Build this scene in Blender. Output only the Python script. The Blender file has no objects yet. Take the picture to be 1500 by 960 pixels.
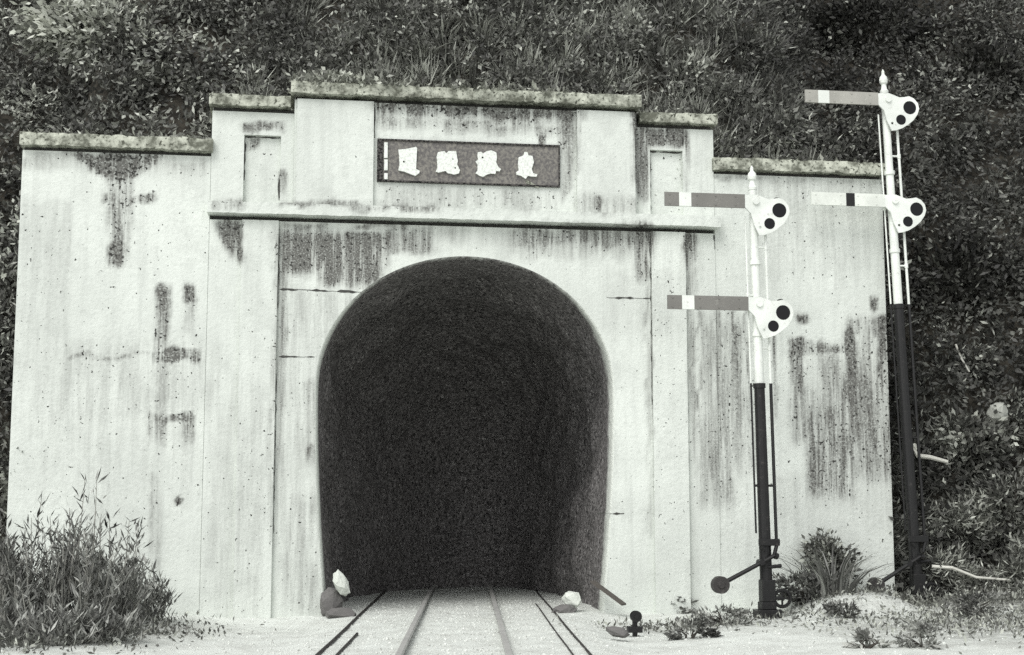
import bpy, bmesh, math, random
import numpy as np
from mathutils import Vector, Matrix
random.seed(7)
rng = np.random.default_rng(11)
rad = math.radians
sc = bpy.context.scene
COL = sc.collection

# ------------------------------------------------------------------ camera
FPX = 2136.0; YAW = rad(8.4); PIT = rad(7.2); DIST = 22.3
CAM = np.array([-DIST * math.tan(rad(6.4)), -DIST, 1.53])
_R = np.array([math.cos(YAW), -math.sin(YAW), 0.0])
_F = np.array([math.sin(YAW) * math.cos(PIT), math.cos(YAW) * math.cos(PIT), math.sin(PIT)])
_U = np.cross(_R, _F)

def on_wall(px, py, y=0.0):
    """photo pixel -> (x, z) on the vertical plane y (survey of the photograph)"""
    d = _F * FPX + _R * (px - 750) + _U * (480 - py)
    q = CAM + d * ((y - CAM[1]) / d[1])
    return float(q[0]), float(q[2])

def on_ground(px, py, z=0.0):
    d = _F * FPX + _R * (px - 750) + _U * (480 - py)
    q = CAM + d * ((z - CAM[2]) / d[2])
    return float(q[0]), float(q[1])

cd = bpy.data.cameras.new('camera'); cam = bpy.data.objects.new('camera', cd); COL.objects.link(cam)
cam.location = CAM; cam.rotation_euler = (rad(90) + PIT, 0, -YAW)
cd.sensor_width = 36; cd.lens = 36 * FPX / 1500; cd.clip_end = 500
sc.camera = cam

# ------------------------------------------------------------------ materials
class NT:
    def __init__(self, name):
        self.m = bpy.data.materials.new(name); self.m.use_nodes = True
        self.t = self.m.node_tree; self.b = self.t.nodes['Principled BSDF']
    def n(self, typ, **kw):
        nd = self.t.nodes.new(typ)
        for k, v in kw.items():
            if k.startswith('i_'):
                nd.inputs[k[2:].replace('_', ' ')].default_value = v
            else:
                setattr(nd, k, v)
        return nd
    def l(self, a, b): self.t.links.new(a, b)
    def math(self, op, a, b=None, clamp=False):
        nd = self.t.nodes.new('ShaderNodeMath'); nd.operation = op; nd.use_clamp = clamp
        for i, v in enumerate((a, b)):
            if v is None: continue
            if isinstance(v, (int, float)): nd.inputs[i].default_value = v
            else: self.l(v, nd.inputs[i])
        return nd.outputs[0]
    def coords(self, scale=(1, 1, 1)):
        tc = self.n('ShaderNodeNewGeometry'); mp = self.n('ShaderNodeMapping')
        mp.inputs['Scale'].default_value = scale
        self.l(tc.outputs['Position'], mp.inputs['Vector']); return mp.outputs[0]
    def noise(self, scale, detail=4, rough=.55, vec=None, coords=(1, 1, 1)):
        nd = self.n('ShaderNodeTexNoise'); nd.inputs['Scale'].default_value = scale
        nd.inputs['Detail'].default_value = detail; nd.inputs['Roughness'].default_value = rough
        self.l(vec if vec is not None else self.coords(coords), nd.inputs['Vector'])
        return nd.outputs['Fac']
    def step(self, v, a, b, lo=0., hi=1.):
        nd = self.n('ShaderNodeMapRange'); nd.interpolation_type = 'SMOOTHSTEP'
        self.l(v, nd.inputs['Value'])
        for k, x in (('From Min', a), ('From Max', b), ('To Min', lo), ('To Max', hi)): nd.inputs[k].default_value = x
        return nd.outputs[0]
    def mix(self, f, a, b):
        nd = self.n('ShaderNodeMix'); nd.data_type = 'RGBA'
        if isinstance(f, (int, float)): nd.inputs[0].default_value = f
        else: self.l(f, nd.inputs[0])
        for i, v in ((6, a), (7, b)):
            if isinstance(v, tuple): nd.inputs[i].default_value = (*v, 1)
            else: self.l(v, nd.inputs[i])
        return nd.outputs[2]
    def bump(self, h, strength=.3, dist=.02):
        nd = self.n('ShaderNodeBump'); nd.inputs['Strength'].default_value = strength; nd.inputs['Distance'].default_value = dist
        self.l(h, nd.inputs['Height']); self.l(nd.outputs[0], self.b.inputs['Normal'])
    def done(self, col, rough=.9, spec=.2, metal=0.):
        if isinstance(col, tuple): self.b.inputs['Base Color'].default_value = (*col, 1)
        else: self.l(col, self.b.inputs['Base Color'])
        self.b.inputs['Roughness'].default_value = rough
        self.b.inputs['Specular IOR Level'].default_value = spec
        self.b.inputs['Metallic'].default_value = metal
        return self.m

def wall_mat(name, white, dirt, base_dirt=0.0, speck=.70):
    t = NT(name)
    at = t.n('ShaderNodeAttribute', attribute_name='stain').outputs['Fac']
    big = t.noise(.55, 4, .6)
    fine = t.noise(16, 3, .7)
    streak = t.noise(1, 4, .62, coords=(8.5, 8.5, .7))
    drip = t.noise(1, 3, .6, coords=(26, 26, 1.5))
    grain = t.noise(42, 2, .6)
    blotch = t.noise(2.3, 6, .7)
    c = t.mix(t.step(big, .3, .72), white, tuple(v * .84 for v in white))
    c = t.mix(t.step(blotch, .46, .74, 0, .55), c, tuple(v * .70 for v in white))
    c = t.mix(t.step(t.noise(1, 5, .65, coords=(5, 5, .35)), .5, .75, 0, .40), c, tuple(v * .62 for v in white))
    c = t.mix(t.step(t.math('MULTIPLY', fine, streak), .20, .42, 0, .30), c, tuple(v * .66 for v in white))
    # weathering streaks that belong to the mapped stains
    s = t.math('MULTIPLY', t.math('MULTIPLY', at, 1.6), t.math('ADD', t.math('ADD', t.step(streak, .34, .62, 0, .75), .28), t.step(drip, .42, .66, 0, .45)), True)
    s = t.math('MULTIPLY', s, t.step(grain, .30, .55, .55, 1.05), True)
    c = t.mix(s, c, dirt)
    # mould specks, denser where the wall is stained
    spk = t.math('ADD', t.noise(20, 2, .5), t.math('MULTIPLY', at, .16))
    c = t.mix(t.step(spk, speck, speck + .045), c, tuple(v * .35 for v in dirt))
    if base_dirt:
        c = t.mix(t.step(t.noise(5, 5, .7), .36, .66, 0, base_dirt), c, dirt)
    t.bump(t.math('ADD', fine, t.math('MULTIPLY', big, 2.0)), .35, .03)
    return t.done(c, .93, .15)

M = {}
M['wall'] = wall_mat('weathered_whitewash', (.70, .735, .685), (.13, .13, .12))
M['coping'] = wall_mat('lichened_concrete', (.58, .60, .51), (.12, .125, .10), 1.0, .60)
t = NT('soot_shade_lining')
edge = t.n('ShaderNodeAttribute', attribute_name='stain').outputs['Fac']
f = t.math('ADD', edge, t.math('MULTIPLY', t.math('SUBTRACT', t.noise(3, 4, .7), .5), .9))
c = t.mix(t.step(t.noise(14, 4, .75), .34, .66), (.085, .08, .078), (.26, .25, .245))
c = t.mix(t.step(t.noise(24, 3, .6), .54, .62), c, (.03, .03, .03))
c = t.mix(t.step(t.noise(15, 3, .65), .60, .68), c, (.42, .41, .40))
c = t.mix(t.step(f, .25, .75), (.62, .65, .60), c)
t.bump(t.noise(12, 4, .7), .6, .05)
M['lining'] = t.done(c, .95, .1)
t = NT('joint_dirt_shade'); M['joint_shade'] = t.done(t.mix(t.noise(22, 2), (.02, .02, .02), (.12, .12, .11)), .95, .1)  # joint dirt, also the painted shade under ledges and along edges
t = NT('plaque_board')
M['board'] = t.done(t.mix(t.step(t.noise(24, 3, .7), .35, .7), (.115, .11, .108), (.235, .225, .20)), .85, .2)
t = NT('plaque_edge'); M['plaque_edge'] = t.done(t.mix(t.step(t.noise(30, 2), .4, .6), (.012, .012, .012), (.09, .085, .08)), .9, .2)
t = NT('white_characters'); M['character'] = t.done(t.mix(t.step(t.noise(28, 3), .4, .75), (.76, .79, .74), (.52, .54, .50)), .8, .2)

def paint(name, col, chip, amount=.5, rough=.5, scale=14):
    t = NT(name)
    n = t.noise(scale, 5, .68)
    c = t.mix(t.step(t.noise(3, 3), .3, .7), col, tuple(v * .85 for v in col))
    c = t.mix(t.step(n, .58, .70, 0, amount), c, chip)
    t.bump(n, .2, .004)
    return t.done(c, rough, .4)
M['white_paint'] = paint('white_enamel', (.76, .79, .74), (.25, .23, .20), .5)
M['pale_paint'] = paint('pale_enamel', (.71, .74, .68), (.34, .32, .28), .35)
M['black_paint'] = paint('black_enamel', (.007, .007, .007), (.05, .045, .042), .6, .5)
M['arm_grey'] = paint('weathered_arm_enamel', (.185, .18, .165), (.32, .32, .29), .5, .55, 20)
M['arm_faded'] = paint('faded_arm_enamel', (.36, .355, .32), (.52, .52, .47), .6, .6, 16)
M['glass'] = NT('dark_glass').done((.004, .004, .005), .15, .25)
M['rail'] = paint('rusted_rail_steel', (.42, .42, .40), (.16, .155, .15), .7, .5, 9)
M['wire'] = paint('rusted_wire', (.04, .037, .035), (.14, .13, .12), .6, .6, 10)
M['rock_pale'] = paint('pale_stone', (.66, .69, .63), (.25, .25, .23), .7, .9, 9)
M['rock_mid'] = paint('weathered_stone', (.40, .41, .37), (.2, .2, .18), .6, .9, 8)
M['rock_dark'] = paint('grey_stone', (.15, .145, .14), (.05, .05, .05), .7, .9, 9)
M['wood'] = paint('old_wood', (.09, .08, .07), (.03, .03, .03), .6, .85, 10)
M['wood_pale'] = paint('bleached_branch', (.58, .58, .52), (.22, .2, .18), .5, .85, 14)

t = NT('pale_ballast_ground')
n1 = t.noise(2.2, 6, .65); n2 = t.noise(28, 4, .7); n3 = t.noise(.4, 3)
c = t.mix(t.step(n1, .35, .7), (.70, .73, .685), (.57, .59, .55))
c = t.mix(t.step(n2, .56, .72, 0, .45), c, (.30, .295, .28))
c = t.mix(t.step(n3, .58, .75, 0, .4), c, (.35, .35, .31))
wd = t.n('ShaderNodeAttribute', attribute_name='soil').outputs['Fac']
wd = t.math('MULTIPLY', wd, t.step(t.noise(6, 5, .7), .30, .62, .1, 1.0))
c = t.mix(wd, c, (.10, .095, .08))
t.bump(t.math('ADD', n2, n1), .7, .04)
M['ground'] = t.done(c, .95, .1)
t = NT('gravel_stones')
at = t.n('ShaderNodeAttribute', attribute_name='tone').outputs['Fac']
M['gravel'] = t.done(t.mix(at, (.42, .425, .40), (.68, .70, .66)), .97, .2)
t = NT('hill_soil'); M['soil'] = t.done(t.mix(t.step(t.noise(4, 5, .7), .35, .65), (.022, .021, .018), (.06, .055, .045)), .95, .1)

def leaf_mat(name, dark, mid, pale):
    t = NT(name)
    at = t.n('ShaderNodeAttribute', attribute_name='tone').outputs['Fac']
    r = t.n('ShaderNodeValToRGB'); t.l(at, r.inputs[0])
    e = r.color_ramp.elements
    e[0].position = 0; e[0].color = (*dark, 1); e[1].position = 1; e[1].color = (*pale, 1)
    k = e.new(.62); k.color = (*mid, 1)
    m = t.done(r.outputs[0], .5, .35)
    tr = t.n('ShaderNodeBsdfTranslucent'); mx = t.n('ShaderNodeMixShader'); mx.inputs[0].default_value = .2
    t.l(r.outputs[0], tr.inputs[0]); out = t.t.nodes['Material Output']
    t.l(t.b.outputs[0], mx.inputs[1]); t.l(tr.outputs[0], mx.inputs[2]); t.l(mx.outputs[0], out.inputs[0])
    return m
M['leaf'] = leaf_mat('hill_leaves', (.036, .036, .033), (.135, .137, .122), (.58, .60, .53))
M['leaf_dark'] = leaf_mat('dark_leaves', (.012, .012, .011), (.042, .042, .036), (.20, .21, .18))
M['leaf_pale'] = leaf_mat('pale_leaves', (.04, .042, .036), (.17, .175, .15), (.62, .64, .56))
M['stem_pale'] = paint('dry_stems', (.30, .30, .27), (.10, .1, .09), .6, .9, 6)
M['stem'] = NT('stem_bark').done((.05, .046, .04), .9, .2)

# ------------------------------------------------------------------ helpers
def link(name, me, mat, parent=None, smooth=False):
    me.name = name
    o = bpy.data.objects.new(name, me); COL.objects.link(o)
    if mat: me.materials.append(M[mat] if isinstance(mat, str) else mat)
    if smooth:
        for p in me.polygons: p.use_smooth = True
    if parent is not None:
        o.parent = parent
        o.matrix_parent_inverse = Matrix.Translation(parent.location).inverted()
    return o

def obj(name, bm, mat, parent=None, smooth=False):
    bmesh.ops.recalc_face_normals(bm, faces=bm.faces)
    me = bpy.data.meshes.new(name); bm.to_mesh(me); bm.free()
    return link(name, me, mat, parent, smooth)

def thing(name, label, cat, loc=(0, 0, 0), group=None):
    o = bpy.data.objects.new(name, None); COL.objects.link(o); o.location = loc; o.empty_display_size = .2
    return tag(o, label, cat, group)

def tag(o, label=None, cat=None, group=None, kind=None):
    if label: o['label'] = label
    if cat: o['category'] = cat
    if group: o['group'] = group
    if kind: o['kind'] = kind
    return o

def box(bm, x0, x1, y0, y1, z0, z1, bev=0.0):
    r = bmesh.ops.create_cube(bm, size=1.0)
    vs = r['verts']
    for v in vs:
        v.co = ((x0 + x1) / 2 + v.co.x * (x1 - x0), (y0 + y1) / 2 + v.co.y * (y1 - y0), (z0 + z1) / 2 + v.co.z * (z1 - z0))
    if bev:
        es = list({e for v in vs for e in v.link_edges})
        bmesh.ops.bevel(bm, geom=es, offset=bev, segments=2, affect='EDGES', profile=.5)

def tube(bm, p0, p1, r0, r1=None, seg=10, caps=True):
    r1 = r0 if r1 is None else r1
    p0 = Vector(p0); p1 = Vector(p1); d = p1 - p0
    q = d.to_track_quat('Z', 'Y').to_matrix().to_4x4()
    bmesh.ops.create_cone(bm, cap_ends=caps, segments=seg, radius1=r0, radius2=r1, depth=d.length,
                          matrix=Matrix.Translation((p0 + p1) / 2) @ q)

def path_tube(bm, pts, radii, seg=6):
    pts = [Vector(p) for p in pts]
    rings = []
    for i, p in enumerate(pts):
        d = (pts[min(i + 1, len(pts) - 1)] - pts[max(i - 1, 0)]).normalized()
        a = d.orthogonal().normalized(); b = d.cross(a)
        r = radii[i] if hasattr(radii, '__len__') else radii
        rings.append([bm.verts.new(p + (a * math.cos(k * 2 * math.pi / seg) + b * math.sin(k * 2 * math.pi / seg)) * r) for k in range(seg)])
    for A, B in zip(rings, rings[1:]):
        # align by nearest start
        off = min(range(seg), key=lambda k: (A[0].co - B[k].co).length)
        for k in range(seg):
            bm.faces.new((A[k], A[(k + 1) % seg], B[(k + 1 + off) % seg], B[(k + off) % seg]))
    bm.faces.new(rings[0]); bm.faces.new(rings[-1])

def ball(bm, c, r, sub=2, scale=(1, 1, 1)):
    m = Matrix.Translation(c) @ Matrix.Diagonal((*scale, 1))
    return bmesh.ops.create_icosphere(bm, subdivisions=sub, radius=r, matrix=m)['verts']

def plate(bm, outline, holes, y0, y1, n=14):
    """flat plate in the xz plane with round holes [(x, z, r)], from y0 to y1"""
    loops = [[(x, z) for x, z in outline]] + [[(hx + r * math.cos(2 * math.pi * k / n), hz + r * math.sin(2 * math.pi * k / n)) for k in range(n)] for hx, hz, r in holes]
    es = []
    for lp in loops:
        vs = [bm.verts.new((x, y0, z)) for x, z in lp]
        es += [bm.edges.new((vs[i], vs[(i + 1) % len(vs)])) for i in range(len(vs))]
    fs = [g for g in bmesh.ops.triangle_fill(bm, use_beauty=True, use_dissolve=False, edges=es)['geom'] if isinstance(g, bmesh.types.BMFace)]
    ex = bmesh.ops.extrude_face_region(bm, geom=fs)
    for v in [g for g in ex['geom'] if isinstance(g, bmesh.types.BMVert)]: v.co.y += y1 - y0

# ------------------------------------------------------------------ stains on the portal (dirt, plus a few painted edge shadows)
def sstep(a, b, x): u = np.clip((x - a) / (b - a), 0, 1); return u * u * (3 - 2 * u)
def vnoise(x, y, s, seed=0):
    r = 0
    for i in range(4):
        f = 2 ** i * s; r = r + np.sin(x * f * 1.3 + seed + i * 2.1 + 1.7 * np.sin(y * f * .9 + i)) * np.sin(y * f * 1.1 + seed * 1.7 + i * 1.3 + 1.3 * np.sin(x * f * .7 + i)) / 1.8 ** i
    return r / 2
STAINS_AND_SHADE = []
def stain(px0, py0, px1, py1, s, mode='box', soft=.10):
    x0, z1 = on_wall(px0, py0); x1, z0 = on_wall(px1, py1)
    STAINS_AND_SHADE.append((x0, x1, z0, z1, s, mode, soft))
for a in [
    (112, 222, 228, 276, 1.0, 'tri'), (158, 258, 192, 392, .55), (150, 286, 200, 300, .55), (205, 282, 226, 298, .9), (160, 354, 186, 392, .8),
    (228, 420, 246, 530, .75), (228, 530, 244, 690, .4), (271, 419, 288, 448, .75), (272, 445, 286, 520, .3), (225, 513, 292, 532, .75), (100, 517, 240, 525, .4),
    (215, 608, 285, 618, .6), (216, 616, 244, 672, .55), (270, 616, 284, 672, .55), (60, 555, 320, 780, .10), (222, 700, 232, 900, .35), (258, 730, 266, 742, .9),
    (33, 226, 310, 262, .28, 'top'), (30, 300, 90, 700, .10),
    (312, 325, 356, 388, .8, 'trir'), (312, 290, 356, 315, .35), (355, 180, 415, 196, .6), (362, 200, 378, 216, .6), (408, 250, 420, 300, .55),  # last strip: shadow line beside the pier panel, painted in
    (412, 345, 520, 424, .9, 'top'), (500, 340, 570, 410, .9, 'top'), (560, 336, 620, 375, .5, 'top'), (412, 326, 480, 336, .5), (520, 324, 600, 334, .5), (440, 360, 470, 418, .5), (495, 350, 530, 420, .6), (585, 330, 690, 362, .25, 'top'),
    (408, 430, 470, 905, .16), (436, 560, 472, 720, .35), (403, 400, 413, 900, .45), (452, 650, 476, 705, .75), (412, 640, 440, 900, .15),
    (547, 150, 842, 196, .95, 'top'), (547, 176, 842, 206, .5, 'top'), (547, 148, 565, 215, .6, 'top'), (612, 150, 650, 210, .5, 'top'), (745, 150, 800, 215, .8, 'top'), (790, 195, 800, 214, .9),  # narrow strip by the raised block has its cast shadow painted in
    (820, 160, 846, 312, .6), (560, 272, 820, 312, .18), (640, 276, 660, 312, .35), (735, 276, 760, 312, .35), (410, 296, 640, 314, .45), (840, 290, 930, 318, .25), (868, 288, 880, 308, .7),
    (924, 165, 954, 318, .85), (952, 184, 1004, 214, .95), (1000, 185, 1010, 300, .5), (1012, 190, 1046, 330, .08),  # first band: stain with the parapet's cast shadow painted in
    (745, 330, 960, 402, .5, 'top'), (750, 335, 772, 372, .5), (787, 335, 802, 384, .7), (862, 335, 872, 392, .6), (928, 335, 956, 420, .8, 'top'), (1000, 340, 1020, 412, .95),  # last band: the pilaster's cast shadow painted in
    (1004, 400, 1022, 700, .35), (1012, 480, 1024, 810, .55), (944, 420, 956, 870, .35), (885, 400, 1000, 540, .08),
    (1024, 460, 1036, 690, .4), (1046, 458, 1060, 720, .5), (1070, 458, 1082, 660, .55), (1088, 458, 1100, 790, .6), (1025, 600, 1075, 740, .35, 'soft'), (1060, 540, 1110, 690, .3, 'soft'),
    (1160, 498, 1182, 660, .8), (1130, 490, 1140, 640, .7), (1165, 502, 1245, 520, .6), (1210, 520, 1226, 640, .5), (1238, 484, 1262, 720, .9), (1262, 475, 1282, 640, .5), (1285, 470, 1310, 710, .8),
    (1180, 590, 1250, 730, .5, 'soft'), (1225, 540, 1320, 700, .5, 'soft'), (1160, 560, 1210, 650, .4, 'soft'), (1240, 465, 1310, 500, .4), (1168, 462, 1184, 474, .7), (1276, 440, 1286, 456, .9), (1220, 640, 1262, 720, .6),
    (1100, 255, 1300, 460, .17), (1045, 258, 1290, 276, .35, 'top'), (1130, 700, 1310, 800, .10), (1305, 270, 1312, 780, .2),
    (700, 330, 745, 372, .12), (860, 560, 900, 860, .12)]:
    stain(*a)
for a in [(405, 336, 500, 400, .7, 'soft'), (470, 340, 560, 420, .7, 'soft'), (540, 338, 640, 372, .45, 'soft'), (560, 152, 840, 178, .8, 'soft'), (750, 336, 950, 362, .5, 'soft'), (412, 426, 520, 500, .18, 'soft'), (1030, 470, 1100, 640, .35, 'soft'),
          (228, 430, 244, 520, .6, 'soft'), (164, 290, 186, 380, .5, 'soft'), (1186, 520, 1300, 690, .35, 'soft'), (930, 345, 952, 410, .6, 'soft'), (60, 500, 300, 620, .14, 'soft'), (420, 720, 468, 900, .22, 'soft'), (310, 560, 400, 900, .12, 'soft')]:
    stain(*a)

def stain_at(x, z):
    s = np.zeros_like(x)
    xw = x + .05 * vnoise(x, z, 3.0, 1.) + .03 * vnoise(x, z, 9.0, 7.); z = z + .10 * vnoise(x, z, 4.0, 3.); x = xw
    for x0, x1, z0, z1, st, mode, soft in STAINS_AND_SHADE:
        w = x1 - x0; h = z1 - z0
        hs_ = .45 * (.5 + .5 * vnoise(x, x * 0, 9.0, x0 * 3.1)) * (h > .35) * (mode == 'box' or mode == 'top')
        u = (x - x0) / w; v = (z - z0 - hs_ * h) / (h * (1 - hs_ * .9))
        ex = min(.5, .10 / w); ez = min(.45, .16 / h)
        if mode == 'soft': ex = ez = .3
        def ss(a): a = np.clip(a, 0, 1); return a * a * (3 - 2 * a)
        fx = ss(u / ex + .5) * ss((1 - u) / ex + .5); fz = ss(v / ez + .5) * ss((1 - v) / ez + .5)
        m = fx * fz
        if mode == 'box' and h > .5: m = m * (.35 + .65 * np.clip(v, 0, 1) ** .8)
        if mode == 'top': m *= np.clip(v, 0, 1) ** .7
        if mode == 'tri': m = fz * ss(1.9 - np.abs(u - .5) * 2.2 / np.clip(v, .15, 1))
        if mode == 'trir': m = fx * fz * ss((u - (1 - v)) * 3 + .8)
        s = np.maximum(s, st * m)
    return np.clip(s, 0, 1)

def set_stain(me):
    n = len(me.vertices); co = np.empty(n * 3, 'f'); me.vertices.foreach_get('co', co); co = co.reshape(-1, 3)
    a = me.attributes.new('stain', 'FLOAT', 'POINT')
    a.data.foreach_set('value', stain_at(co[:, 0], co[:, 2]).astype('f'))

def slab(bm, x0, x1, y0, y1, z0, z1, step=.05, jit=0.0):
    """block whose front (y0) is finely gridded so that stains and wear can follow it"""
    nx = max(1, int(round((x1 - x0) / step))); nz = max(1, int(round((z1 - z0) / step)))
    g = [[bm.verts.new((x0 + (x1 - x0) * i / nx, y0, z0 + (z1 - z0) * k / nz)) for i in range(nx + 1)] for k in range(nz + 1)]
    for k in range(nz):
        for i in range(nx): bm.faces.new((g[k][i], g[k][i + 1], g[k + 1][i + 1], g[k + 1][i]))
    b = [[bm.verts.new((x0 + (x1 - x0) * i / nx, y1, z)) for i in range(nx + 1)] for z in (z0, z1)]
    for i in range(nx):
        bm.faces.new((g[0][i + 1], g[0][i], b[0][i], b[0][i + 1])); bm.faces.new((g[nz][i], g[nz][i + 1], b[1][i + 1], b[1][i]))
    bm.faces.new([g[k][0] for k in range(nz + 1)] + [b[1][0], b[0][0]])
    bm.faces.new([g[k][nx] for k in range(nz + 1)] + [b[1][nx], b[0][nx]])
    bm.faces.new([b[0][i] for i in range(nx + 1)] + [b[1][i] for i in range(nx, -1, -1)])
    if jit:
        for row in (g[0], g[nz], b[1]):
            ph = random.random() * 9
            for v in row:
                q = math.sin(v.co.x * 5.1 + ph) * .4 + math.sin(v.co.x * 13.7 + ph * 2) * .35 + random.uniform(-.6, .6)
                v.co.z += q * jit; v.co.y += random.uniform(-.5, .5) * jit

def masonry(name, slabs, mat, parent, jit=0.0):
    bm = bmesh.new()
    for s in slabs: slab(bm, *s, jit=jit)
    bmesh.ops.recalc_face_normals(bm, faces=bm.faces)
    me = bpy.data.meshes.new(name); bm.to_mesh(me); bm.free(); set_stain(me)
    return link(name, me, mat, parent)

# ------------------------------------------------------------------ tunnel portal
XC = .09
XL, XR = -3.87, 4.08            # portal
ML, MR = -2.62, 2.79            # raised centre
portal = thing('tunnel_portal', 'whitewashed concrete tunnel portal with horseshoe opening, stepped parapet and dark rain streaks', 'tunnel portal', (XC, 0, 0))

# opening: half-round head on legs that draw in towards the ground
def arch_profile(inset=0.0, n=44):
    pts = []
    base, spring, rise = 2.09 - inset, 2.29 - inset, 5.45 - inset
    zs = 3.42
    for k in range(16):
        z = -.35 + (zs + .35) * k / 16
        u = max(0, z) / zs
        pts.append((-(base + (spring - base) * math.sin(u * math.pi / 2) ** .9), z))
    for k in range(n + 1):
        a = math.pi - math.pi * k / n
        pts.append((spring * math.cos(a), zs + (rise - zs) * math.sin(a) ** .98 if 0 < k < n else zs))
    pts += [(-x, z) for x, z in reversed(pts[:16])]
    return [(XC + x, z) for x, z in pts]

outer = arch_profile(-.035)
bm = bmesh.new()
ZT = 5.955; Z0 = -.35; step = .055
nx = int((XR - XL) / step); nz = int((ZT - Z0) / step)
gx = np.linspace(XL, XR, nx + 1); gz = np.linspace(Z0, ZT, nz + 1)
def inside(x, z, m):
    w = np.interp(z, [p[1] for p in outer[16:39]], [-(p[0] - XC) for p in outer[16:39]]) if z > 3.42 else np.interp(z, [p[1] for p in outer[:17]], [-(p[0] - XC) for p in outer[:17]])
    if z > 5.485 + m: return False
    if z > 3.42:
        dx = (x - XC) / (2.325 + m); dz = (z - 3.42) / (2.065 + m)
        return dx * dx + dz * dz < 1
    return abs(x - XC) < w + m
keep = {}
for k in range(nz):
    for i in range(nx):
        if any(inside(gx[i + a], gz[k + b], .03) for a in (0, 1) for b in (0, 1)): continue
        vs = []
        for a, b in ((0, 0), (1, 0), (1, 1), (0, 1)):
            key = (i + a, k + b)
            if key not in keep: keep[key] = bm.verts.new((gx[i + a], 0, gz[k + b]))
            vs.append(keep[key])
        bm.faces.new(vs)
bm.verts.index_update()
jag = [e for e in bm.edges if e.is_boundary and not all(abs(v.co.x - XL) < 1e-4 for v in e.verts) and not all(abs(v.co.x - XR) < 1e-4 for v in e.verts)
       and not all(abs(v.co.z - ZT) < 1e-4 for v in e.verts) and not all(abs(v.co.z - Z0) < 1e-4 for v in e.verts)]
ov = [bm.verts.new((x, 0, z)) for x, z in outer]
ae = [bm.edges.new((ov[i], ov[i + 1])) for i in range(len(ov) - 1)]
bot = [v for e in jag for v in e.verts if abs(v.co.z - Z0) < 1e-4]
bl = min(bot, key=lambda v: abs(v.co.x - ov[0].co.x)); br = min(bot, key=lambda v: abs(v.co.x - ov[-1].co.x))
ae += [bm.edges.new((bl, ov[0])), bm.edges.new((ov[-1], br))]
bmesh.ops.triangle_fill(bm, use_beauty=True, use_dissolve=False, edges=jag + ae)
for fc in bm.faces:
    fc.normal_update()
    if fc.normal.y > 0: fc.normal_flip()
# sides, top strip behind the shade groove
def quad(a, b, c, d): bm.faces.new([bm.verts.new(p) for p in (a, b, c, d)])
quad((XL, 0, ZT), (XR, 0, ZT), (XR, .13, ZT), (XL, .13, ZT))
quad((XL, .13, ZT), (XR, .13, ZT), (XR, .13, 6.03), (XL, .13, 6.03))
quad((XL, 0, Z0), (XL, 0, ZT), (XL, .7, ZT), (XL, .7, Z0)); quad((XR, 0, Z0), (XR, .7, Z0), (XR, .7, ZT), (XR, 0, ZT))
me = bpy.data.meshes.new('wall'); bm.to_mesh(me); bm.free(); set_stain(me)
link('wall', me, 'wall', portal)

# lining: rounded arris, then the barrel bending right, soot and painted shade
def axis_x(y): return .055 * max(0, y) + .02 * max(0, y - 2) ** 2
bm = bmesh.new(); rings = []
ys = [0, .008, .03, .07, .14] + [.22 + .06 * k for k in range(30)] + [2.2 + 5.6 * math.sin(rad(89.4) * k / 40) for k in range(41)]
vals = []
for i, y in enumerate(ys):
    ins = (-.035, -.022, -.010, -.002, 0)[i] if i < 5 else 0
    ring = []
    for (x, z) in arch_profile(ins):
        # the barrel draws in to a made-up rough end, added to catch mouth light
        q = max(0, (y - 2.2) / 5.6); k = math.sqrt(max(.0001, 1 - min(1, q) ** 2))
        ro = .12 * min(1, max(0, y - .5) / 2) * k
        n_ = math.sin(x * 2.3 + y * 1.9) * math.sin(z * 2.1 - y * 1.3) + .6 * math.sin(x * 5.1 - y * 3.7 + z) * math.sin(z * 4.3 + y * 4.1)
        xx = XC + (x - XC) * (k - ro * n_ * .5); zz = 1.9 + (z - 1.9) * (k - ro * n_ * .4) if z > 1.9 else z
        ring.append(bm.verts.new((xx + axis_x(y), y + ro * n_ * .8, zz)))
    rings.append(ring)
for A, B in zip(rings, rings[1:]):
    for k in range(len(A) - 1): bm.faces.new((A[k], B[k], B[k + 1], A[k + 1]))
bm.faces.new(rings[-1])
me = bpy.data.meshes.new('lining'); bm.to_mesh(me); bm.free()
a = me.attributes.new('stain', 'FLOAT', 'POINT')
a.data.foreach_set('value', np.array([min(1, max(0, v.co.y / .7) + .6 * max(0, min(1, (v.co.z - 4.2) / .9))) for v in me.vertices], 'f'))  # shade growing inward and at the crown, painted in with the soot
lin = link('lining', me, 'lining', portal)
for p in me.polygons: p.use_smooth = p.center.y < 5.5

# cornice, parapet, piers, pilasters
masonry('cornice', [(-3.90, 4.12, -.20, .7, 6.03, 6.205)], 'wall', portal, .006)
masonry('parapet', [(ML, MR, -.08, .7, 6.207, 7.865), (ML + .04, -1.40, -.15, -.079, 6.208, 7.864), (1.81, MR - .04, -.15, -.079, 6.208, 7.864), (ML, MR, .04, .7, 7.866, 7.93)], 'wall', portal)
for (a0, a1, p0, p1) in ((XL, ML - .002, -3.38, -2.82), (MR + .002, XR, 3.03, 3.57)):
    masonry('pier', [(a0, p0, 0, .7, 6.207, 7.66), (p1, a1, 0, .7, 6.207, 7.66), (p0, p1, 0, .7, 7.30, 7.66), (p0, p1, .085, .7, 6.207, 7.30), (a0, a1, .10, .7, 7.661, 7.73)], 'wall', portal)
for p0, p1 in ((-3.38, -2.83), (3.02, 3.575)):
    masonry('pilaster', [(p0, p1, -.07, .002, -.35, 5.953)], 'wall', portal)
masonry('coping', [(ML - .06, MR + .05, -.25, .8, 7.93, 8.11)], 'coping', portal, .014)
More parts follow.
